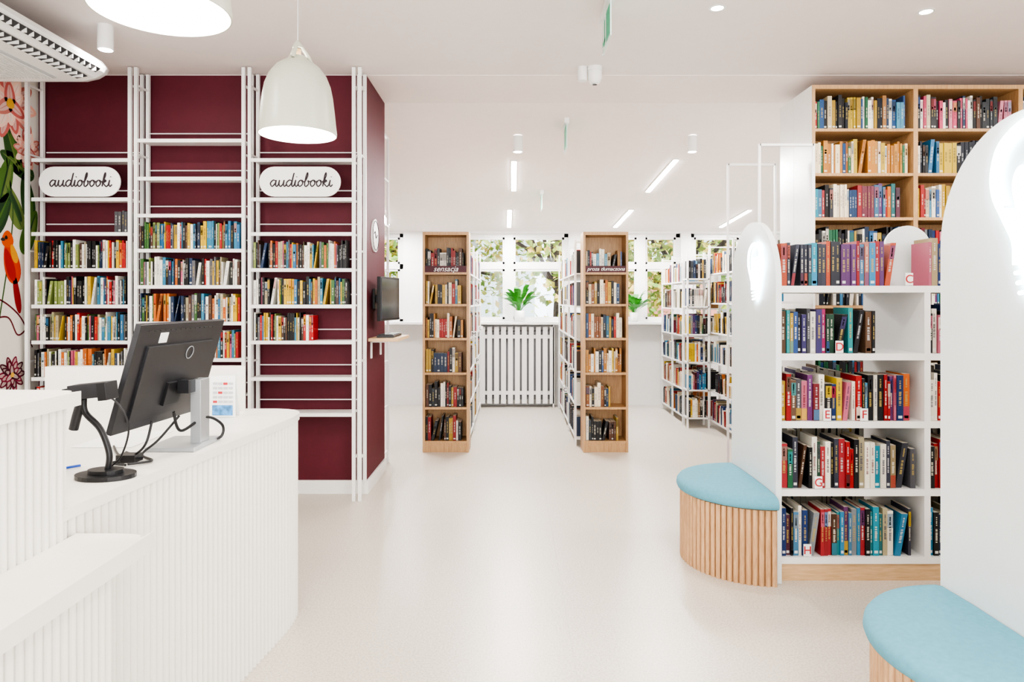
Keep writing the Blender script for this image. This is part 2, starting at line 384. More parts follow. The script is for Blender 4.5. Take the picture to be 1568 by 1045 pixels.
shb(2,1.157,f1=0.62); shb(0,1.94,[S(90,90,95)],0.86,1.0,0.15,0.16)
shelf=b.done()
GL={'a':([[(.9,.85),(.45,1),(0,.5),(.35,0),(.85,.5),(.97,1),(.93,.3),(1.15,0),(1.45,.3)]],1.42),
'u':([[(.0,.3),(.12,1),(.1,.35),(.4,0),(.8,.4),(.92,1),(.9,.3),(1.12,0),(1.4,.3)]],1.38),
'd':([[(.9,.85),(.45,1),(0,.5),(.35,0),(.85,.5),(1.15,2.1),(.95,.4),(1.15,0),(1.45,.3)]],1.42),
'i':([[(.0,.3),(.16,1),(.12,.3),(.35,0),(.65,.3)],[(.26,1.45),(.30,1.55)]],.64),
'o':([[(.7,.95),(.3,.95),(0,.5),(.3,0),(.75,.35),(.7,.92),(.6,.8),(.85,.72),(1.15,.8)]],1.08),
'b':([[(.0,.5),(.45,1.6),(.38,2.15),(.18,1.6),(.08,.3),(.35,0),(.75,.4),(.6,.9),(.8,.75),(1.1,.8)]],1.06),
'k':([[(.0,.5),(.45,1.6),(.38,2.15),(.2,1.6),(.05,0)],[(.07,.4),(.45,1),(.62,.8),(.22,.55),(.6,.1),(.85,0),(1.15,.3)]],1.1)}
def capsule(w,h,n=16):
    r=h/2; pts=[]
    for i in range(n+1):
        a=-math.pi/2+math.pi*i/n; pts.append((w/2-r+r*math.cos(a),r*math.sin(a)))
    for i in range(n+1):
        a=math.pi/2+math.pi*i/n; pts.append((-w/2+r+r*math.cos(a),r*math.sin(a)))
    return pts
def audiosign(cx,cz):
    b=B('audiobook_sign'); y=4.905
    b.prism([(cx+p,cz+q) for p,q in capsule(0.585,0.215)],XZ,y,y+0.012,SIGNW)
    sc=0.041; W=sum(GL[c][1] for c in 'audiobooki')*sc; x=cx-W/2+0.01
    for c in 'audiobooki':
        for st in GL[c][0]:
            pp=catmull(st,6)
            b.tube([(x+p*sc+q*sc*0.12,y-0.003,cz-0.035+q*sc*1.12) for p,q in pp],0.0042,INK,6)
        x+=GL[c][1]*sc
    b.done()
audiosign(-3.108,2.302); audiosign(-1.524,2.302)
b=B('round_wall_sign')
WX=-1.09
ring=[(5.40+0.13*math.cos(t*math.pi/20),1.96+0.13*math.sin(t*math.pi/20)) for t in range(40)]
b.prism(ring,YZ,WX,WX+0.012,SIGNW)
b.tube([(WX+0.013,5.40+0.115*math.cos(t*math.pi/20),1.96+0.115*math.sin(t*math.pi/20)) for t in range(40)],0.0035,INK,6,True)
b.tube([(WX+0.013,5.33,1.97),(WX+0.013,5.37,1.99),(WX+0.013,5.41,1.94),(WX+0.013,5.47,1.97)],0.004,INK,6)
b.done()
b=B('wall_mounted_catalogue_monitor')
d=Vector((0.07,0.40,0)).normalized(); nrm=Vector((d.y,-d.x,0)); M=Matrix((d,nrm,Vector((0,0,1)))).transposed()
c=Vector((-0.965,5.40,1.46))
b.obox(c-nrm*0.012,(0.42,0.03,0.34),M,BLACK); b.obox(c+nrm*0.0045,(0.395,0.004,0.315),M,mat('screen_glass',(0.02,0.022,0.026),0.12))
b.box(WX,WX+0.02,5.33,5.47,1.38,1.54,BLACK); b.box(WX+0.02,-0.99,5.36,5.42,1.43,1.49,BLACK)
b.done(0.003)
b=B('wall_computer_shelf')
b.box(WX,-0.86,5.17,5.70,1.135,1.16,OAKH)
for y in(5.25,5.62):
    b.box(WX,WX+0.012,y,y+0.03,1.0,1.135,METALW); b.box(WX,-0.95,y,y+0.03,1.123,1.135,METALW)
b.done(0.002)
b=B('keyboard'); b.box(-1.04,-0.91,5.25,5.62,1.161,1.178,DGREY)
for i in range(4):
    for j in range(12): b.box(-1.03+i*0.029,-1.006+i*0.029,5.265+j*0.029,5.289+j*0.029,1.178,1.184,BLACK)
b.done()
b=B('metal_ladder_frame')
for y in(5.87,6.10):
    b.box(-1.12,-1.10,y-0.01,y+0.01,0,2.9,METALW)
for z in(0.1,0.5,0.9,1.3,1.7,2.1,2.5,2.88): b.box(-1.118,-1.102,5.87,6.10,z,z+0.015,METALW)
b.done()
b=B('floral_mural')
def blob(cy,cz,ry,rz,rot,col,lay):
    pts=[]
    for i in range(28):
        a=2*math.pi*i/28; p=math.cos(a)*ry*(1-0.25*math.sin(a)); q=math.sin(a)*rz
        pts.append((LX+0.001+0.0006*lay,cy+p*math.cos(rot)-q*math.sin(rot),cz+p*math.sin(rot)+q*math.cos(rot)))
    b.add(pts,[tuple(range(28))],MURAL,col=col)
b.add([(LX+0.0006,1.5,0),(LX+0.0006,5.11,0),(LX+0.0006,5.11,3.13),(LX+0.0006,1.5,3.13)],[(0,1,2,3)],MURAL,col=(0.80,0.76,0.70))
def flower(cy,cz,R,cols):
    for k in range(3):
        N=10-2*k
        for i in range(N):
            a=i*2*math.pi/N+k*0.3; rd=R*(0.68-0.22*k); ly=3+k*3+(i%2); cc=cols[(i+k)%len(cols)]
            blob(cy+rd*math.cos(a),cz+rd*math.sin(a),R*0.20,R*0.36,a-math.pi/2,cc,ly)
            blob(cy+rd*math.cos(a),cz+rd*math.sin(a),R*0.10,R*0.26,a-math.pi/2,lerp(cc,(0.9,0.82,0.75),0.45),ly+0.4)
            blob(cy+rd*math.cos(a),cz+rd*math.sin(a),R*0.008,R*0.28,a-math.pi/2,lerp(cc,(0.5,0.18,0.16),0.4),ly+0.5)
    blob(cy,cz,R*0.14,R*0.14,0,S(240,190,90),13)
pk=[S(240,190,175),S(225,150,140),S(248,215,200),S(222,130,125)]
flower(4.82,2.84,0.26,pk); flower(4.2,2.3,0.26,pk); flower(5.0,2.55,0.14,pk); flower(3.6,1.4,0.28,pk)
gr=[S(60,95,50),S(90,125,60),S(120,140,80),S(45,75,45)]
for i,(y,z,a) in enumerate([(4.85,2.52,.4),(4.78,2.3,-.3),(4.86,2.12,.5),(4.74,2.05,-.5),(5.0,2.2,.2),(5.02,1.95,-.4),(4.6,2.4,.9),(4.4,1.9,.2),(4.9,2.42,1.2)]):
    blob(y,z,0.07,0.18,a,gr[i%4],1+i%2); blob(y,z,0.008,0.16,a,gr[(i+2)%4],3)
    blob(y+0.02,z,0.025,0.12,a,gr[(i+1)%4],2.6)
blob(4.84,1.72,0.075,0.16,0.25,S(215,75,35),4); blob(4.82,1.70,0.04,0.12,0.35,S(180,40,35),5); blob(4.80,1.88,0.055,0.06,0,S(225,100,40),5)
blob(4.785,1.89,0.014,0.014,0,S(20,20,20),6); blob(4.755,1.875,0.02,0.012,0,S(60,50,45),6); blob(4.89,1.50,0.03,0.15,0.2,S(150,35,35),4); blob(4.86,1.78,0.03,0.07,0.4,S(235,170,60),6)
def stem(pts,col,w=0.012):
    pp=catmull(pts,8)
    for i in range(len(pp)-1):
        (y0,z0),(y1,z1)=pp[i],pp[i+1]; dy,dz=y1-y0,z1-z0; l=math.hypot(dy,dz)+1e-6; ny,nz=-dz/l*w/2,dy/l*w/2
        X=LX+0.0022
        b.add([(X,y0-ny,z0-nz),(X,y1-ny,z1-nz),(X,y1+ny,z1+nz),(X,y0+ny,z0+nz)],[(0,1,2,3)],MURAL,col=col)
stem([(4.6,1.5),(4.8,1.42),(4.95,1.3),(5.05,1.1)],S(110,20,40)); stem([(4.6,1.3),(4.8,1.33),(4.9,1.2),(5.0,1.25)],S(110,20,40)); stem([(4.7,2.9),(4.8,2.4),(4.85,2.0),(4.7,1.2)],S(70,100,55))
flower(4.84,0.92,0.13,[S(110,20,50),S(80,15,40),S(140,40,70)])
flower(4.9,0.45,0.2,[S(110,20,40),S(140,30,50)])
b.done()
# ------------------------------------------------------------------ wooden end bookcases and metal racks
def woodcase(name,x0,x1,y0,y1,h,zs,pals,plinth=0.1,sidemat=None,dividers=(),hh=(0.17,0.24),fills=None,label=None,lz=1.745):
    b=B(name); t=0.022; sm=sidemat or OAK
    b.box(x0,x0+t,y0,y1,0,h,sm); b.box(x1-t,x1,y0,y1,0,h,OAK)
    b.box(x0+t,x1-t,y0,y1,h-0.03,h,OAK); b.box(x0+t,x1-t,y1-0.012,y1,0,h-0.03,OAK)
    if sidemat: b.box(x0-0.001,x0+t,y0-0.001,y0+0.003,0,h,OAK)
    b.box(x0+t,x1-t,y0+0.01,y0+0.03,0,zs[-1]-0.022,OAK)
    edges=[x0+t]+list(dividers)+[x1-t]
    for d_ in dividers: b.box(d_-t/2-0.006,d_+t/2+0.006,y0+0.002,y1-0.012,0.0,h-0.03,OAK)
    dep=min(0.19,(y1-y0)-0.04)
    for k,z in enumerate(zs):
        for j in range(len(edges)-1):
            a=edges[j]+(t/2+0.006 if j else 0); c=edges[j+1]-(t/2+0.006 if j<len(edges)-2 else 0)
            b.box(a,c,y0+0.004,y1-0.012,z-0.022,z,OAK)
            p=pals(k,j)
            f=1.0 if fills is None else fills[(k+j)%len(fills)]
            books(b,(a+0.006,y0+0.02,z+0.001),(1,0,0),(0,-1,0),(c-a-0.012)*f,hh[0],hh[1],dep,p,0.014,0.034)
    if label:
        b.box(x0+t,x1-t,y0-0.004,y0+0.002,lz-0.03,lz+0.03,SIGNR)
    ob=b.done(0.0)
    if label: text('label_text',label,((x0+x1)/2,y0-0.006,lz),0.072 if len(label)<10 else 0.050,SIGNW,parent=ob,shear=0.35)
    return ob
zz=[1.715,1.413,1.09,0.76,0.43,0.108]
woodcase('wooden_bookcase',-0.85,-0.41,6.49,6.75,2.10,zz,lambda k,j:[PAL_DARK,PAL_WARM,PAL_OCH+PAL_WARM,PAL_DARK,PAL_DARK,PAL_DARK][k],fills=[0.96,0.9,0.98,0.93,0.97,0.95],label='sensacja')
woodcase('wooden_bookcase',0.677,1.106,6.49,6.75,2.10,zz,lambda k,j:[PAL_LIGHT,PAL_WARM,PAL_WARM,PAL_LIGHT+PAL_OCH,PAL_WARM,PAL_DARK][k],fills=[0.95,0.9,0.98,0.93,0.7,0.9],label='proza tłumaczona')
def rack(name,x0,x1,y0,y1,h,nb,sides=(-1,1),n=6,hs=(0.16,0.24),tags=None,tside=1):
    b=B(name); p=0.011
    ys=[y0+(y1-y0)*i/nb for i in range(nb+1)]
    for y in ys:
        for x in(x0+p,x1-p): b.box(x-p,x+p,y-p,y+p,0,h,METALW)
        for z in(0.06,h-0.03): b.box(x0+2*p,x1-2*p,y-0.006,y+0.006,z,z+0.014,METALW)
    zs=[0.09+i*(h-0.12-0.30)/(n-1) for i in range(n)]
    for z in zs:
        b.box(x0+0.004,x1-0.004,y0,y1,z-0.016,z,METALW)
        for i in range(nb):
            L=ys[i+1]-ys[i]-0.03; f=random.choice([1,0.95,0.9,0.8])
            for s_ in sides:
                xx=x0+0.012 if s_<0 else x1-0.012
                books(b,(xx,ys[i]+0.015,z+0.001),(0,1,0),(s_,0,0),L*f,hs[0],hs[1],min(0.16,(x1-x0)/2-0.02),random.choice([PAL_MIX,PAL_LIGHT,PAL_DARK,PAL_WARM,PAL_LIGHT]),0.014,0.034)
    tl=[]
    if tags:
        for ch,y,k in tags:
            xa=x1 if tside>0 else x0-0.055
            b.box(xa,xa+0.055,y,y+0.002,zs[k]+0.0,zs[k]+0.065,SIGNW); tl.append((ch,(xa+0.0275,y-0.002,zs[k]+0.032)))
    ob=b.done()
    for ch,l in tl: text('tag_letter',ch,l,0.06,INK,parent=ob)
    return ob
rack('metal_book_rack',-0.87,-0.415,6.80,9.10,2.05,3,tags=[('M',6.95,3),('N',7.6,4),('P',7.6,2),('L',8.4,3)],tside=1)
rack('metal_book_rack',0.62,1.09,6.80,9.10,2.05,3,tags=[('A',6.95,2),('B',7.6,4),('C',7.6,1)],tside=-1)
rack('metal_book_rack',2.00,2.44,7.98,9.13,2.0,2)
rack('metal_book_rack',2.26,2.72,6.15,7.85,2.08,2)
b=B('metal_end_rack')
for x in(1.985,2.225):
    for y in(7.72,7.92): b.box(x-0.01,x+0.01,y-0.01,y+0.01,0,2.0,METALW)
for i in range(6):
    z=0.12+i*0.315; b.box(1.98,2.23,7.71,7.93,z-0.016,z,METALW)
    books(b,(2.0,7.72,z+0.001),(1,0,0),(0,-1,0),0.21,0.16,0.23,0.17,random.choice([PAL_DARK,PAL_MIX,PAL_LIGHT]),0.014,0.03)
b.done()
b=B('tall_metal_rack')
for y in(4.80,5.50):
    for x in(1.74,2.12): b.box(x-0.008,x+0.008,y-0.008,y+0.008,0,2.55,METALW)
    b.box(1.74,2.12,y-0.008,y+0.008,2.534,2.55,METALW)
for x in(1.74,2.12): b.box(x-0.006,x+0.006,4.8,5.5,0.05,0.065,METALW)
for z in(0.12,0.45,0.78,1.11,1.44):
    b.box(1.735,2.125,4.8,5.5,z-0.016,z,METALW)
    books(b,(1.75,4.82,z+0.001),(0,1,0),(-1,0,0),0.64,0.17,0.23,0.16,PAL_MIX,0.014,0.03)
b.done()
tz=[2.727,2.395,2.066,1.74,1.41,1.08,0.75,0.42,0.10]
def tp(k,j):
    T=[[PAL_LIGHT+PAL_BLUEG+PAL_DARK,PAL_DARK+PAL_LIGHT+PAL_PINK+PAL_PINK,PAL_BLUEG],[PAL_OCH+PAL_OCH+PAL_BLUEG,PAL_BLUEG+PAL_DARK,PAL_RED],[PAL_WARM+PAL_RED,PAL_LIGHT+PAL_DARK,PAL_MIX],[PAL_BLUEG+PAL_DARK,PAL_MIX,PAL_MIX]]
    return T[min(k,3)][min(j,2)]
woodcase('tall_bookcase',2.23,4.56,5.07,5.40,3.05,tz,tp,sidemat=LACQ,dividers=(3.0,3.78),hh=(0.20,0.26),fills=[0.96,0.97,0.90,0.93,0.95])
b=B('tall_bookcase_rear'); b.box(2.23,4.56,5.402,5.68,0,3.05,LACQ); b.done(0.002)
# ------------------------------------------------------------------ white double sided bookcase
def archpoly(yc,w,ztop,z0=0.0,n=28):
    r=w/2; pts=[(yc-r,z0),(yc+r,z0)]
    for i in range(n+1):
        a=math.pi*i/n; pts.append((yc+r*math.cos(a),ztop-r+r*math.sin(a)))
    return pts
def arch_panel(x,yc,w,ztop,nc=None):
    b=B('arched_end_panel')
    b.prism(archpoly(yc,w,ztop),YZ,x,x+0.03,PANELM); ob=b.done(0.004)
    ny,nz,s=nc
    b=B('neon_light_bulb'); xx=x-0.018
    out=[(0.055,-0.20),(0.06,-0.13),(0.10,-0.06),(0.145,0.02),(0.15,0.10),(0.11,0.18),(0.0,0.225),(-0.11,0.18),(-0.15,0.10),(-0.145,0.02),(-0.10,-0.06),(-0.06,-0.13),(-0.055,-0.20)]
    r1=0.006 if s<0.8 else 0.008
    b.tube([(xx,ny+p*s,nz+q*s) for p,q in catmull(out,6)],r1,NEON,8)
    b.tube([(xx,ny+p*s,nz+q*s) for p,q in catmull([(0.03,-0.2),(0.035,-0.08),(0.06,0.04),(0.03,0.09),(0.0,0.03),(-0.03,0.09),(-0.06,0.04),(-0.035,-0.08),(-0.03,-0.2)],6)],r1*0.7,NEON,8)
    for k in range(3):
        w_=0.055-0.008*k; b.tube([(xx,ny-w_*s,nz-(0.215+0.03*k)*s),(xx,ny+w_*s,nz-(0.225+0.03*k)*s)],r1*0.8,NEON,8)
    for p,q in((0.1,-0.02),(-0.1,-0.02),(0,0.215)): b.tube([(xx,ny+p*s,nz+q*s),(x,ny+p*s,nz+q*s)],0.004,METALW,6)
    b.done(parent=ob)
def pouf(x,yc,r=0.39):
    b=B('fluted_half_round_pouf')
    n=38; zc_=0.385
    arc=[(x-0.002,yc-r+0.018)]+[(x-(r-0.018)*math.sin(math.pi*i/40),yc-(r-0.018)*math.cos(math.pi*i/40)) for i in range(1,40)]+[(x-0.002,yc+r-0.018)]
    b.prism(arc,XY,0.0,zc_,DOWEL)
    for i in range(n):
        a=math.pi*(i+0.5)/n; cx=x-(r-0.014)*math.sin(a); cy=yc-(r-0.014)*math.cos(a)
        b.lathe([(0.0145,0.0),(0.0145,zc_)],(cx,cy,0),DOWEL,10)
    R=r+0.018
    rings=[(R-0.03,zc_),(R-0.006,zc_+0.008),(R,zc_+0.024),(R-0.003,zc_+0.044),(R-0.014,zc_+0.058),(R-0.05,zc_+0.068),(R*0.5,zc_+0.075),(0.001,zc_+0.077)]
    b.lathe([(q,z) for q,z in rings],(x-0.002,yc,0),BLUE,48,a0=math.pi/2,a1=1.5*math.pi)
    pr=[(yc+q,z) for q,z in rings]+[(yc-q,z) for q,z in rings[::-1]]
    b.prism(pr,YZ,x-0.003,x-0.001,BLUE)
    b.done()
arch_panel(1.345,3.83,0.70,1.885,nc=(3.74,1.625,0.60))
pouf(1.343,3.83)
arch_panel(1.50,2.01,0.76,2.01,nc=(1.955,1.75,0.98))
pouf(1.498,2.02)
def whitecase(x0,ys,ye,bayx,name,rows):
    b=B(name); xe=bayx[-1]; zs=[1.524,1.174,0.824,0.473,0.123]
    b.box(x0,xe,ys+0.006,ye-0.006,0,0.088,OAKH)
    for i,z in enumerate(zs):
        b.box(x0,xe,ys,ye,z-0.035,z,LACQ)
    for x in bayx: b.box(x-0.032,x,ys+0.002,ye-0.002,0.123,1.489,LACQ)
    b.box(x0,x0+0.012,ys+0.002,ye-0.002,0.123,1.489,LACQ)
    for i,z in enumerate(zs):
        px=x0+0.014
        for j,x in enumerate(bayx):
            f,pal,h0,h1=rows(i,j)
            L=(x-0.034-px)
            books(b,(px+0.004,ys+0.015,z+0.001),(1,0,0),(0,-1,0),L*f,h0,h1,0.17,pal,0.014,0.034,detail=True,run=0.15 if i else 0.5)
            books(b,(px+0.004,ye-0.015,z+0.001),(1,0,0),(0,1,0),L*random.choice([0.6,0.9,0.75]),h0,h1,0.17,random.choice([PAL_MIX,PAL_DUSK]),0.016,0.036)
            px=x
    return b.done(0.0)
def rows1(i,j):
    if j==0:
        return [(0.82,PAL_RED,0.215,0.235),(0.70,PAL_DUSK,0.20,0.24),(0.92,PAL_MIX+PAL_DUSK,0.19,0.25),(0.98,PAL_DUSK+PAL_RED+PAL_MIX,0.20,0.27),(0.95,PAL_MIX+PAL_RED,0.21,0.26)][i]
    return (0.95,PAL_MIX,0.2,0.26)
wc=whitecase(1.378,3.52,4.14,[2.16,2.96],'white_double_sided_bookcase',rows1)
whitecase(1.535,1.70,2.32,[2.35,3.1],'white_double_sided_bookcase',lambda i,j:(0.9,PAL_MIX,0.19,0.25))
b=B('arched_bookend'); 
b.prism([(p,q) for p,q in archpoly(2.18,0.26,1.86,1.525)],XZ,3.76,3.78,PANELM); b.done(0.002)
for ch,x,z in (('C',2.05,1.535),('D',1.69,1.185),('E',1.627,0.835),('F',1.818,0.835),('G',1.582,0.484),('H',1.525,0.134)):
    b=B('shelf_letter_tag'); y=3.523
    b.box(x-0.02,x+0.02,y,y+0.003,z-0.010,z+0.055,SIGNW); b.box(x-0.02,x+0.02,y,y+0.006,z-0.0105,z-0.0085,SIGNW)
    ob=b.done(); text('letter',ch,(x,y-0.002,z+0.022),0.06,LRED,parent=ob)
# ------------------------------------------------------------------ reception desk
def ridged(b,path,z0,z1,pitch=0.031,amp=0.016,m=DESKW):
    P=[Vector(p) for p in path]; L=[0]
    for i in range(len(P)-1): L.append(L[-1]+(P[i+1]-P[i]).length)
    T=L[-1]; n=int(T/pitch); pts=[]
    def at(s):
        for i in range(len(P)-1):
            if s<=L[i+1] or i==len(P)-2:
                d=(P[i+1]-P[i]).normalized(); return P[i]+d*(s-L[i]),d
    for k in range(n):
        for j in range(8):
            t=j/8; p,d=at((k+t)*T/n); nn=Vector((d.y,-d.x)); pts.append(p+nn*amp*(math.sin(math.pi*t)**0.8-0.2))
    pts.append(P[-1]); N=len(pts)
    vs=[(p.x,p.y,z0) for p in pts]+[(p.x,p.y,z1) for p in pts]
    b.add(vs,[(i,i+1,N+i+1,N+i) for i in range(N-1)],m,False)
b=B('reception_desk')
face=catmull([(-1.118,1.66),(-1.085,2.07),(-1.035,2.50),(-0.99,2.88),(-0.978,3.05),(-1.0,3.18),(-1.09,3.255),(-1.3,3.265),(-2.18,3.27)],8)
ridged(b,[(p[0]-0.012,p[1]) for p in face],0.0,0.905)
poly=[(p[0]-0.022,p[1]-0.008) for p in face]+[(-2.18,2.55),(-1.9,2.5),(-1.9,1.66)]
b.prism(poly,XY,0.0,0.9,DESKW)
top=[(p[0]+0.006,p[1]+0.006) for p in face]+[(-2.2,2.5),(-1.92,2.45),(-1.92,1.66)]
b.prism(top,XY,0.9,0.93,DESKW)
scr=[(-2.17,3.17),(-1.28,3.17),(-1.25,3.20),(-1.28,3.235),(-2.17,3.235)]
b.prism(scr,XY,0.93,1.14,DESKW)
rb=[(-1.115,0.5),(-1.115,1.60),(-1.127,1.66),(-1.17,1.685),(-1.52,1.69)]
rb2=catmull(rb,5); ridged(b,rb2,0.84,1.185,pitch=0.027,amp=0.014)
b.prism([(p[0]-0.014,p[1]-0.006) for p in rb2]+[(-1.52,0.5)],XY,0.0,1.185,DESKW)
ct=catmull([(-1.085,0.5),(-1.085,1.62),(-1.105,1.70),(-1.17,1.745),(-1.56,1.75)],6)+[(-1.56,0.5)]
b.prism(ct,XY,1.185,1.22,DESKW)
lw=catmull([(-0.99,0.5),(-0.99,1.58),(-1.0,1.64),(-1.05,1.665),(-1.12,1.67)],5)
ridged(b,lw,0.0,0.81,pitch=0.027,amp=0.014); b.prism([(p[0]-0.014,p[1]-0.006) for p in lw]+[(-1.12,0.5)],XY,0.0,0.81,DESKW)
lt=catmull([(-0.92,0.5),(-0.92,1.66),(-0.93,1.71),(-0.965,1.735),(-1.11,1.74)],6)+[(-1.11,0.5)]
b.prism(lt,XY,0.81,0.855,DESKW)
b.done(0.004)
b=B('desktop_monitor')
pn=Vector((-1.18,2.10,0)); pf=Vector((-1.145,2.60,0)); u=(pf-pn).normalized(); th=math.radians(16)
out=Vector((u.y,-u.x,0))
upv=(Vector((0,0,1))*math.cos(th)+out*math.sin(th)).normalized(); nb=u.cross(upv).normalized()
if nb.x<0: nb=-nb
M=Matrix((u,nb,upv)).transposed(); c=(pn+pf)/2+Vector((-0.01,0,1.205))
b.obox(c,(0.52,0.018,0.355),M,DGREY); b.obox(c+nb*0.012-upv*0.02,(0.40,0.012,0.25),M,DGREY)
b.obox(c-nb*0.0095,(0.50,0.002,0.335),M,BLACK)
b.obox(c+nb*0.022-upv*0.07,(0.09,0.014,0.08),M,BLACK)
lp=c+nb*0.0195+u*0.05+upv*0.07
b.tube([lp+(u*math.cos(t*math.pi/12)+upv*math.sin(t*math.pi/12))*0.022 for t in range(24)],0.0018,GREY,6,True)
b.obox(lp-u*0.17+upv*0.06-nb*0.010,(0.045,0.002,0.035),M,SIGNW)
for k in range(14): b.obox(c+nb*0.010+upv*0.155+u*(-0.2+k*0.03),(0.02,0.002,0.004),M,BLACK)
sx,sy=-1.115,2.44
b.box(sx-0.018,sx+0.018,sy-0.035,sy+0.035,0.945,1.17,SILVER); b.box(sx-0.14,sx+0.03,sy-0.11,sy+0.10,0.931,0.945,SILVER)
b.obox(((sx-0.02,sy-0.05,1.15)),(0.04,0.07,0.045),Matrix.Identity(3),BLACK)
mon=b.done(0.003)
b=B('monitor_cables')
def cab(pts,r=0.004): b.tube(catmull(pts,8),r,BLACK,8)
cab([(-1.15,2.32,1.07),(-1.14,2.35,1.0),(-1.10,2.45,1.03),(-1.07,2.52,0.99),(-1.075,2.52,0.945),(-1.12,2.50,0.936)],0.005)
cab([(-1.16,2.2,1.06),(-1.17,2.18,0.99),(-1.22,2.2,0.95),(-1.3,2.26,0.936),(-1.4,2.4,0.936)])
cab([(-1.15,2.36,1.05),(-1.19,2.30,0.98),(-1.23,2.27,0.937),(-1.15,2.18,0.937),(-1.2,2.13,0.937)])
cab([(-1.2,2.12,0.937),(-1.26,2.15,0.937),(-1.22,2.22,0.937),(-1.3,2.3,0.937)])
b.box(-1.26,-1.20,2.17,2.22,0.931,0.955,BLACK)
b.done(parent=mon)
b=B('barcode_scanner')
b.prism([(-1.19+p,2.0+q) for p,q in [(0.085*math.cos(t*math.pi/14),0.06*math.sin(t*math.pi/14)) for t in range(28)]],XY,0.931,0.943,BLACK)
b.prism([(-1.19+p,2.0+q) for p,q in [(0.05*math.cos(t*math.pi/14),0.035*math.sin(t*math.pi/14)) for t in range(28)]],XY,0.943,0.955,BLACK)
b.tube(catmull([(-1.185,2.0,0.95),(-1.18,2.0,1.0),(-1.205,2.0,1.07),(-1.25,2.0,1.12),(-1.255,2.0,1.16)],8),0.009,BLACK,10)
Mi=Matrix.Rotation(math.radians(-6),3,'Y')
b.obox((-1.235,2.0,1.185),(0.10,0.055,0.042),Mi,DGREY); b.obox((-1.185,2.0,1.185),(0.026,0.062,0.052),Mi,BLACK)
b.obox((-1.285,2.0,1.180),(0.035,0.05,0.026),Mi,BLACK)
b.tube([(-1.26,2.0,1.16),(-1.275,2.0,1.11),(-1.285,2.0,1.07)],0.013,DGREY,10)
cab([(-1.24,1.98,1.17),(-1.17,2.0,1.16),(-1.135,2.02,1.08),(-1.16,2.03,0.99),(-1.20,2.03,0.95)],0.003)
b.done(0.004)
b=B('desk_calendar')
b.box(-1.335,-1.225,3.02,3.026,0.931,1.115,SIGNW)
b.box(-1.325,-1.235,3.016,3.019,0.94,0.985,mat('calendar_photo',(0.08,0.25,0.5),0.4,var=0.6,scale=40))
for i in range(5):
    for j in range(4): b.box(-1.322+j*0.023,-1.304+j*0.023,3.017,3.019,0.995+i*0.02,1.005+i*0.02,FILTER if (i*3+j)%7 else LRED)
b.add([(-1.335,3.026,1.11),(-1.225,3.026,1.11),(-1.225,3.07,0.931),(-1.335,3.07,0.931)],[(0,1,2,3)],SIGNW)
b.done()
b=B('ballpoint_pen'); b.tube([(-1.40,2.05,0.936),(-1.34,2.12,0.936)],0.004,mat('pen_blue',(0.03,0.1,0.5),0.3),8); b.done()
b=B('paper_sheet'); b.box(-1.55,-1.34,2.4,2.7,0.931,0.933,SIGNW); b.done()
# ------------------------------------------------------------------ ceiling AC unit
b=B('ceiling_air_conditioner')
pf_=[(-2.66,3.00),(-2.61,2.97),(-2.585,2.93),(-2.60,2.90),(-2.655,2.865),(-2.74,2.845),(-3.30,2.845),(-3.40,2.87),(-3.42,2.98),(-3.38,3.0)]
y0,y1=2.95,4.35
b.prism(pf_,XZ,y0,y1,LACQ)
end=[(-2.70+( p+2.70)*0.9,2.925+(q-2.925)*0.85) for p,q in pf_]
n=len(pf_)
for ya,yb in((y1,y1+0.05),(y0,y0-0.05)):
    vs=[(p,ya,q) for p,q in pf_]+[(p,yb,q) for p,q in end]
    b.add(vs,[(i,(i+1)%n,n+(i+1)%n,n+i) for i in range(n)]+[tuple(range(n,2*n))],LACQ,True)
d1=Vector((-2.603,0,2.896)); d2=Vector((-2.655,0,2.863)); dd=(d2-d1); nn=Vector((0.53,0,-0.85))
for (f0,f1) in((-0.35,0.30),(0.55,1.9)):
    a=d1+dd*f0+nn*0.003; c=d1+dd*f1+nn*0.003
    if f1>1: c=Vector((-2.735,0,2.843)); a=Vector((-2.665,0,2.858))
    vs=[(a.x,y0+0.06,a.z),(a.x,y1-0.06,a.z),(c.x,y1-0.06,c.z),(c.x,y0+0.06,c.z)]
    b.add(vs,[(0,1,2,3)],DARKGAP)
    yy=y0+0.08
    while yy<y1-0.07:
        b.box(min(a.x,c.x)+0.004,max(a.x,c.x)-0.004,yy,yy+0.006,min(a.z,c.z)-0.006,max(a.z,c.z),LACQ); yy+=0.055
for (xa,xb,ya,yb) in((-3.28,-2.85,y0+0.08,y0+0.66),(-3.28,-2.85,y0+0.74,y1-0.08)):
    b.box(xa,xb,ya,yb,2.838,2.846,FILTER)
    x=xa+0.02
    while x<xb-0.02: b.box(x,x+0.008,ya+0.01,yb-0.01,2.834,2.839,LACQ); x+=0.02
for y in(3.2,4.1): b.cyl((-3.0,y,0),0.012,2.99,3.14,GREY,10)
b.done(0.0)
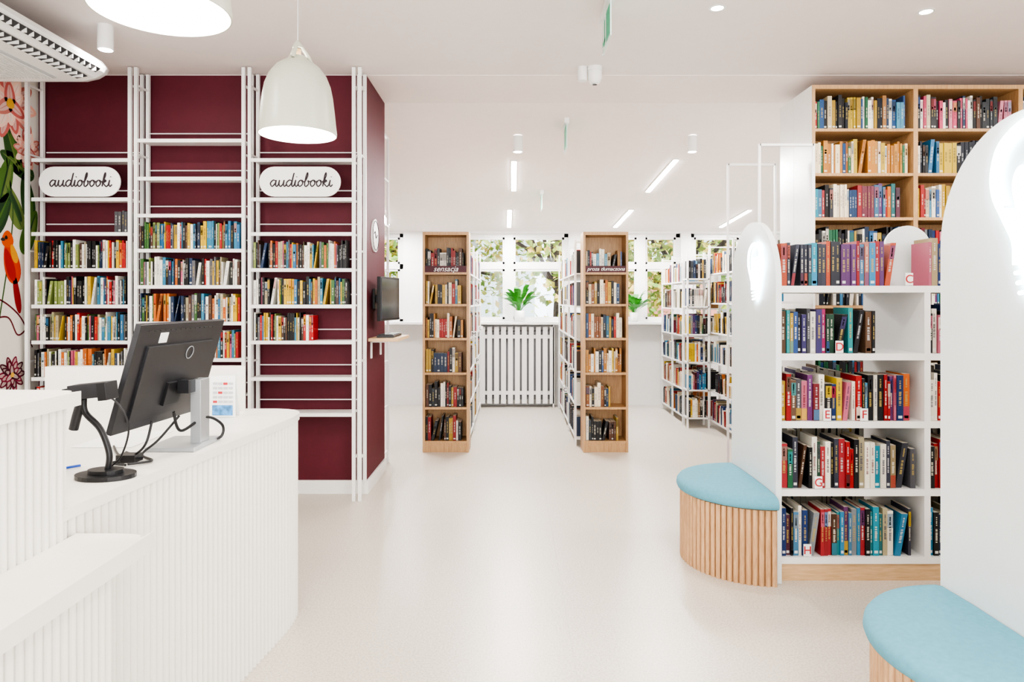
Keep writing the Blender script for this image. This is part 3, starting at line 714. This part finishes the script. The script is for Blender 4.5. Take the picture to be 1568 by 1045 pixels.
# ------------------------------------------------------------------ lamps
def arealight(name,loc,sx,sy,power,rot=(0,0,0),col=(1,1,1),shape='RECTANGLE'):
    l=bpy.data.lights.new(name,'AREA'); l.shape=shape; l.size=sx
    if shape in('RECTANGLE','ELLIPSE'): l.size_y=sy
    l.energy=power; l.color=col
    o=bpy.data.objects.new(name,l); scene.collection.objects.link(o); o.location=loc; o.rotation_euler=rot; return o
def pendant(x,y,z):
    b=B('bell_pendant_lamp')
    pr=[(0.170,0.0),(0.1705,0.012),(0.166,0.05),(0.160,0.11),(0.153,0.17),(0.143,0.22),(0.125,0.265),(0.095,0.305),(0.062,0.328),(0.045,0.338),(0.038,0.350)]
    b.lathe(pr,(x,y,z),LAMPW,56)
    b.lathe([(r-0.004,zz_) for r,zz_ in pr],(x,y,z),LACQ,56); b.lathe([(0.166,0),(0.170,0)],(x,y,z),LAMPW,56)
    b.lathe([(0.001,0.035),(0.155,0.035),(0.162,0.03)],(x,y,z),GLOW,48)
    for k in range(3):
        a=k*2*math.pi/3+0.5; ca,sa=math.cos(a),math.sin(a)
        b.tube([(x+r*ca,y+r*sa,z+q) for r,q in catmull([(0.062,0.325),(0.045,0.36),(0.026,0.385),(0.014,0.40)],5)],0.009,LAMPW,8)
    b.cyl((x,y,z),0.014,0.345,0.385,OAKH,16)
    b.lathe([(0.024,0.39),(0.02,0.405),(0.008,0.42),(0.004,0.425)],(x,y,z),LAMPW,20); b.lathe([(0.024,0.39),(0.001,0.388)],(x,y,z),LAMPW,20)
    b.tube([(x,y,z+0.42),(x,y,H-0.02)],0.0025,SIGNW,6)
    b.lathe([(0.001,H-z-0.03),(0.05,H-z-0.028),(0.055,H-z)],(x,y,z),LACQ,28)
    b.done()
    arealight('pendant_light',(x,y,z+0.025),0.30,0.30,5,(0,0,0),(1,0.95,0.88),'DISK')
pendant(-0.96,3.06,2.19); pendant(-0.90,1.75,2.19)
def cylspot(x,y,zt,r=0.045,h=0.15):
    b=B('ceiling_cylinder_spotlight')
    b.lathe([(r,0),(r,h)],(x,y,zt-h),LACQ,28); b.lathe([(r*0.8,0.0),(r,0.0)],(x,y,zt-h),LACQ,28,smooth=False); b.lathe([(0.001,-0.002),(r*0.82,-0.002)],(x,y,zt-h),LED,24)
    b.done(); arealight('spot_light',(x,y,zt-h-0.006),0.07,0.07,5,(0,0,0),(1,0.96,0.9),'DISK')
cylspot(-2.50,4.20,H); cylspot(0.056,6.48,zc(6.48)); cylspot(1.71,6.48,zc(6.48))
def downl(x,y,p=11):
    b=B('recessed_downlight'); b.lathe([(0.05,-0.004),(0.036,-0.006),(0.034,-0.001)],(x,y,H),LACQ,28); b.lathe([(0.001,-0.003),(0.035,-0.003)],(x,y,H),LED,24); b.done()
    arealight('downlight',(x,y,H-0.01),0.08,0.08,p,(0,0,0),(1,0.95,0.88),'DISK')
downl(1.185,3.94); downl(2.42,3.99)
for x in(-2.4,1.2,3.9):  # this grid and the one after are unseen lamps added as front fill
    for y in(2.0,-0.8): downl(x,y,14)
downl(3.9,4.0)
def led(x0,y0,x1,y1,p=34):
    a=Vector((x0,y0,zc(y0))); c=Vector((x1,y1,zc(y1))); d_=(c-a).normalized(); L=(c-a).length
    sd=d_.cross(Vector((0,0,1))).normalized(); up=sd.cross(d_); M=Matrix((sd,d_,up)).transposed(); mid=(a+c)/2
    b=B('linear_led_ceiling_light'); b.obox(mid-up*0.006,(0.062,L+0.01,0.012),M,LACQ); b.obox(mid-up*0.014,(0.05,L-0.01,0.008),M,LED); b.done()
    o=arealight('led_light',mid-up*0.022,0.05,L,p); o.rotation_euler=M.to_euler()
led(0.02,7.04,0.02,7.86); led(-0.03,8.52,-0.04,9.2,24); led(1.683,7.0,1.57,7.9); led(1.49,8.52,1.39,9.2,24); led(2.97,8.52,2.81,9.2,24); led(-1.6,7.0,-1.6,7.85); led(-1.65,8.45,-1.66,9.1,24); led(3.2,7.0,3.2,7.85)
def exitsign(x,y0_,L,drop=0.2):
    z=zc(y0_); b=B('exit_sign')
    b.box(x-0.02,x+0.02,y0_,y0_+L,z-0.05,z-0.004,LACQ); b.box(x-0.004,x+0.004,y0_+0.01,y0_+L-0.01,z-drop,z-0.045,ACRYL)
    yc=y0_+L/2
    for sx_ in(-1,1):
        X0=x+sx_*0.0045; X1=x+sx_*0.0055
        b.box(min(X0,X1),max(X0,X1),y0_+0.02,yc-0.01,z-drop+0.015,z-0.06,GREEN); b.box(min(X0,X1),max(X0,X1),yc+0.03,y0_+L-0.03,z-drop+0.04,z-drop+0.06,GREEN)
        b.box(min(X0,X1),max(X0,X1),yc+0.05,yc+0.07,z-drop+0.02,z-0.07,GREEN)
    b.done()
exitsign(0.54,3.72,0.34,0.24); exitsign(0.49,6.1,0.30,0.27); exitsign(0.345,7.85,0.28,0.23)
b=B('ceiling_security_camera'); x,y=0.60,4.95
b.cyl((x,y,0),0.055,H-0.03,H,LACQ,28); b.lathe([(0.05,0),(0.052,-0.05),(0.035,-0.085),(0.001,-0.095)],(x,y,H-0.03),LACQ,28)
b.cyl((x-0.09,y,0),0.035,H-0.10,H,LACQ,20); b.lathe([(0.001,-0.001),(0.018,-0.001)],(x+0.0,y,H-0.126),DARKGAP,16)
b.done()
# ------------------------------------------------------------------ lighting
arealight('rear_fill_light',(0.6,-5.0,1.9),9.0,4.0,360,(math.radians(94),0,0),(1.0,0.955,0.90))  # added fill light, unseen behind the camera, brightens the front of the room
w=bpy.data.worlds.new('World'); scene.world=w; w.use_nodes=True
bg=w.node_tree.nodes['Background']; bg.inputs['Color'].default_value=(0.86,0.93,1.0,1); bg.inputs['Strength'].default_value=2.0
sun=bpy.data.lights.new('sun','SUN'); sun.energy=3.8; sun.angle=0.05; so=bpy.data.objects.new('sun',sun); scene.collection.objects.link(so)
so.rotation_euler=(math.radians(38),0,math.radians(-20))
# ------------------------------------------------------------------ camera
cam=bpy.data.cameras.new('camera'); co=bpy.data.objects.new('camera',cam); scene.collection.objects.link(co)
co.location=(0,0,CAMZ); co.rotation_euler=(math.pi/2,0,0); cam.lens=24; cam.sensor_width=36; cam.shift_y=-0.040; cam.clip_start=0.05; cam.clip_end=200
scene.camera=co
scene.view_settings.view_transform='AgX'; scene.view_settings.look='AgX - High Contrast'; scene.view_settings.exposure=0.62
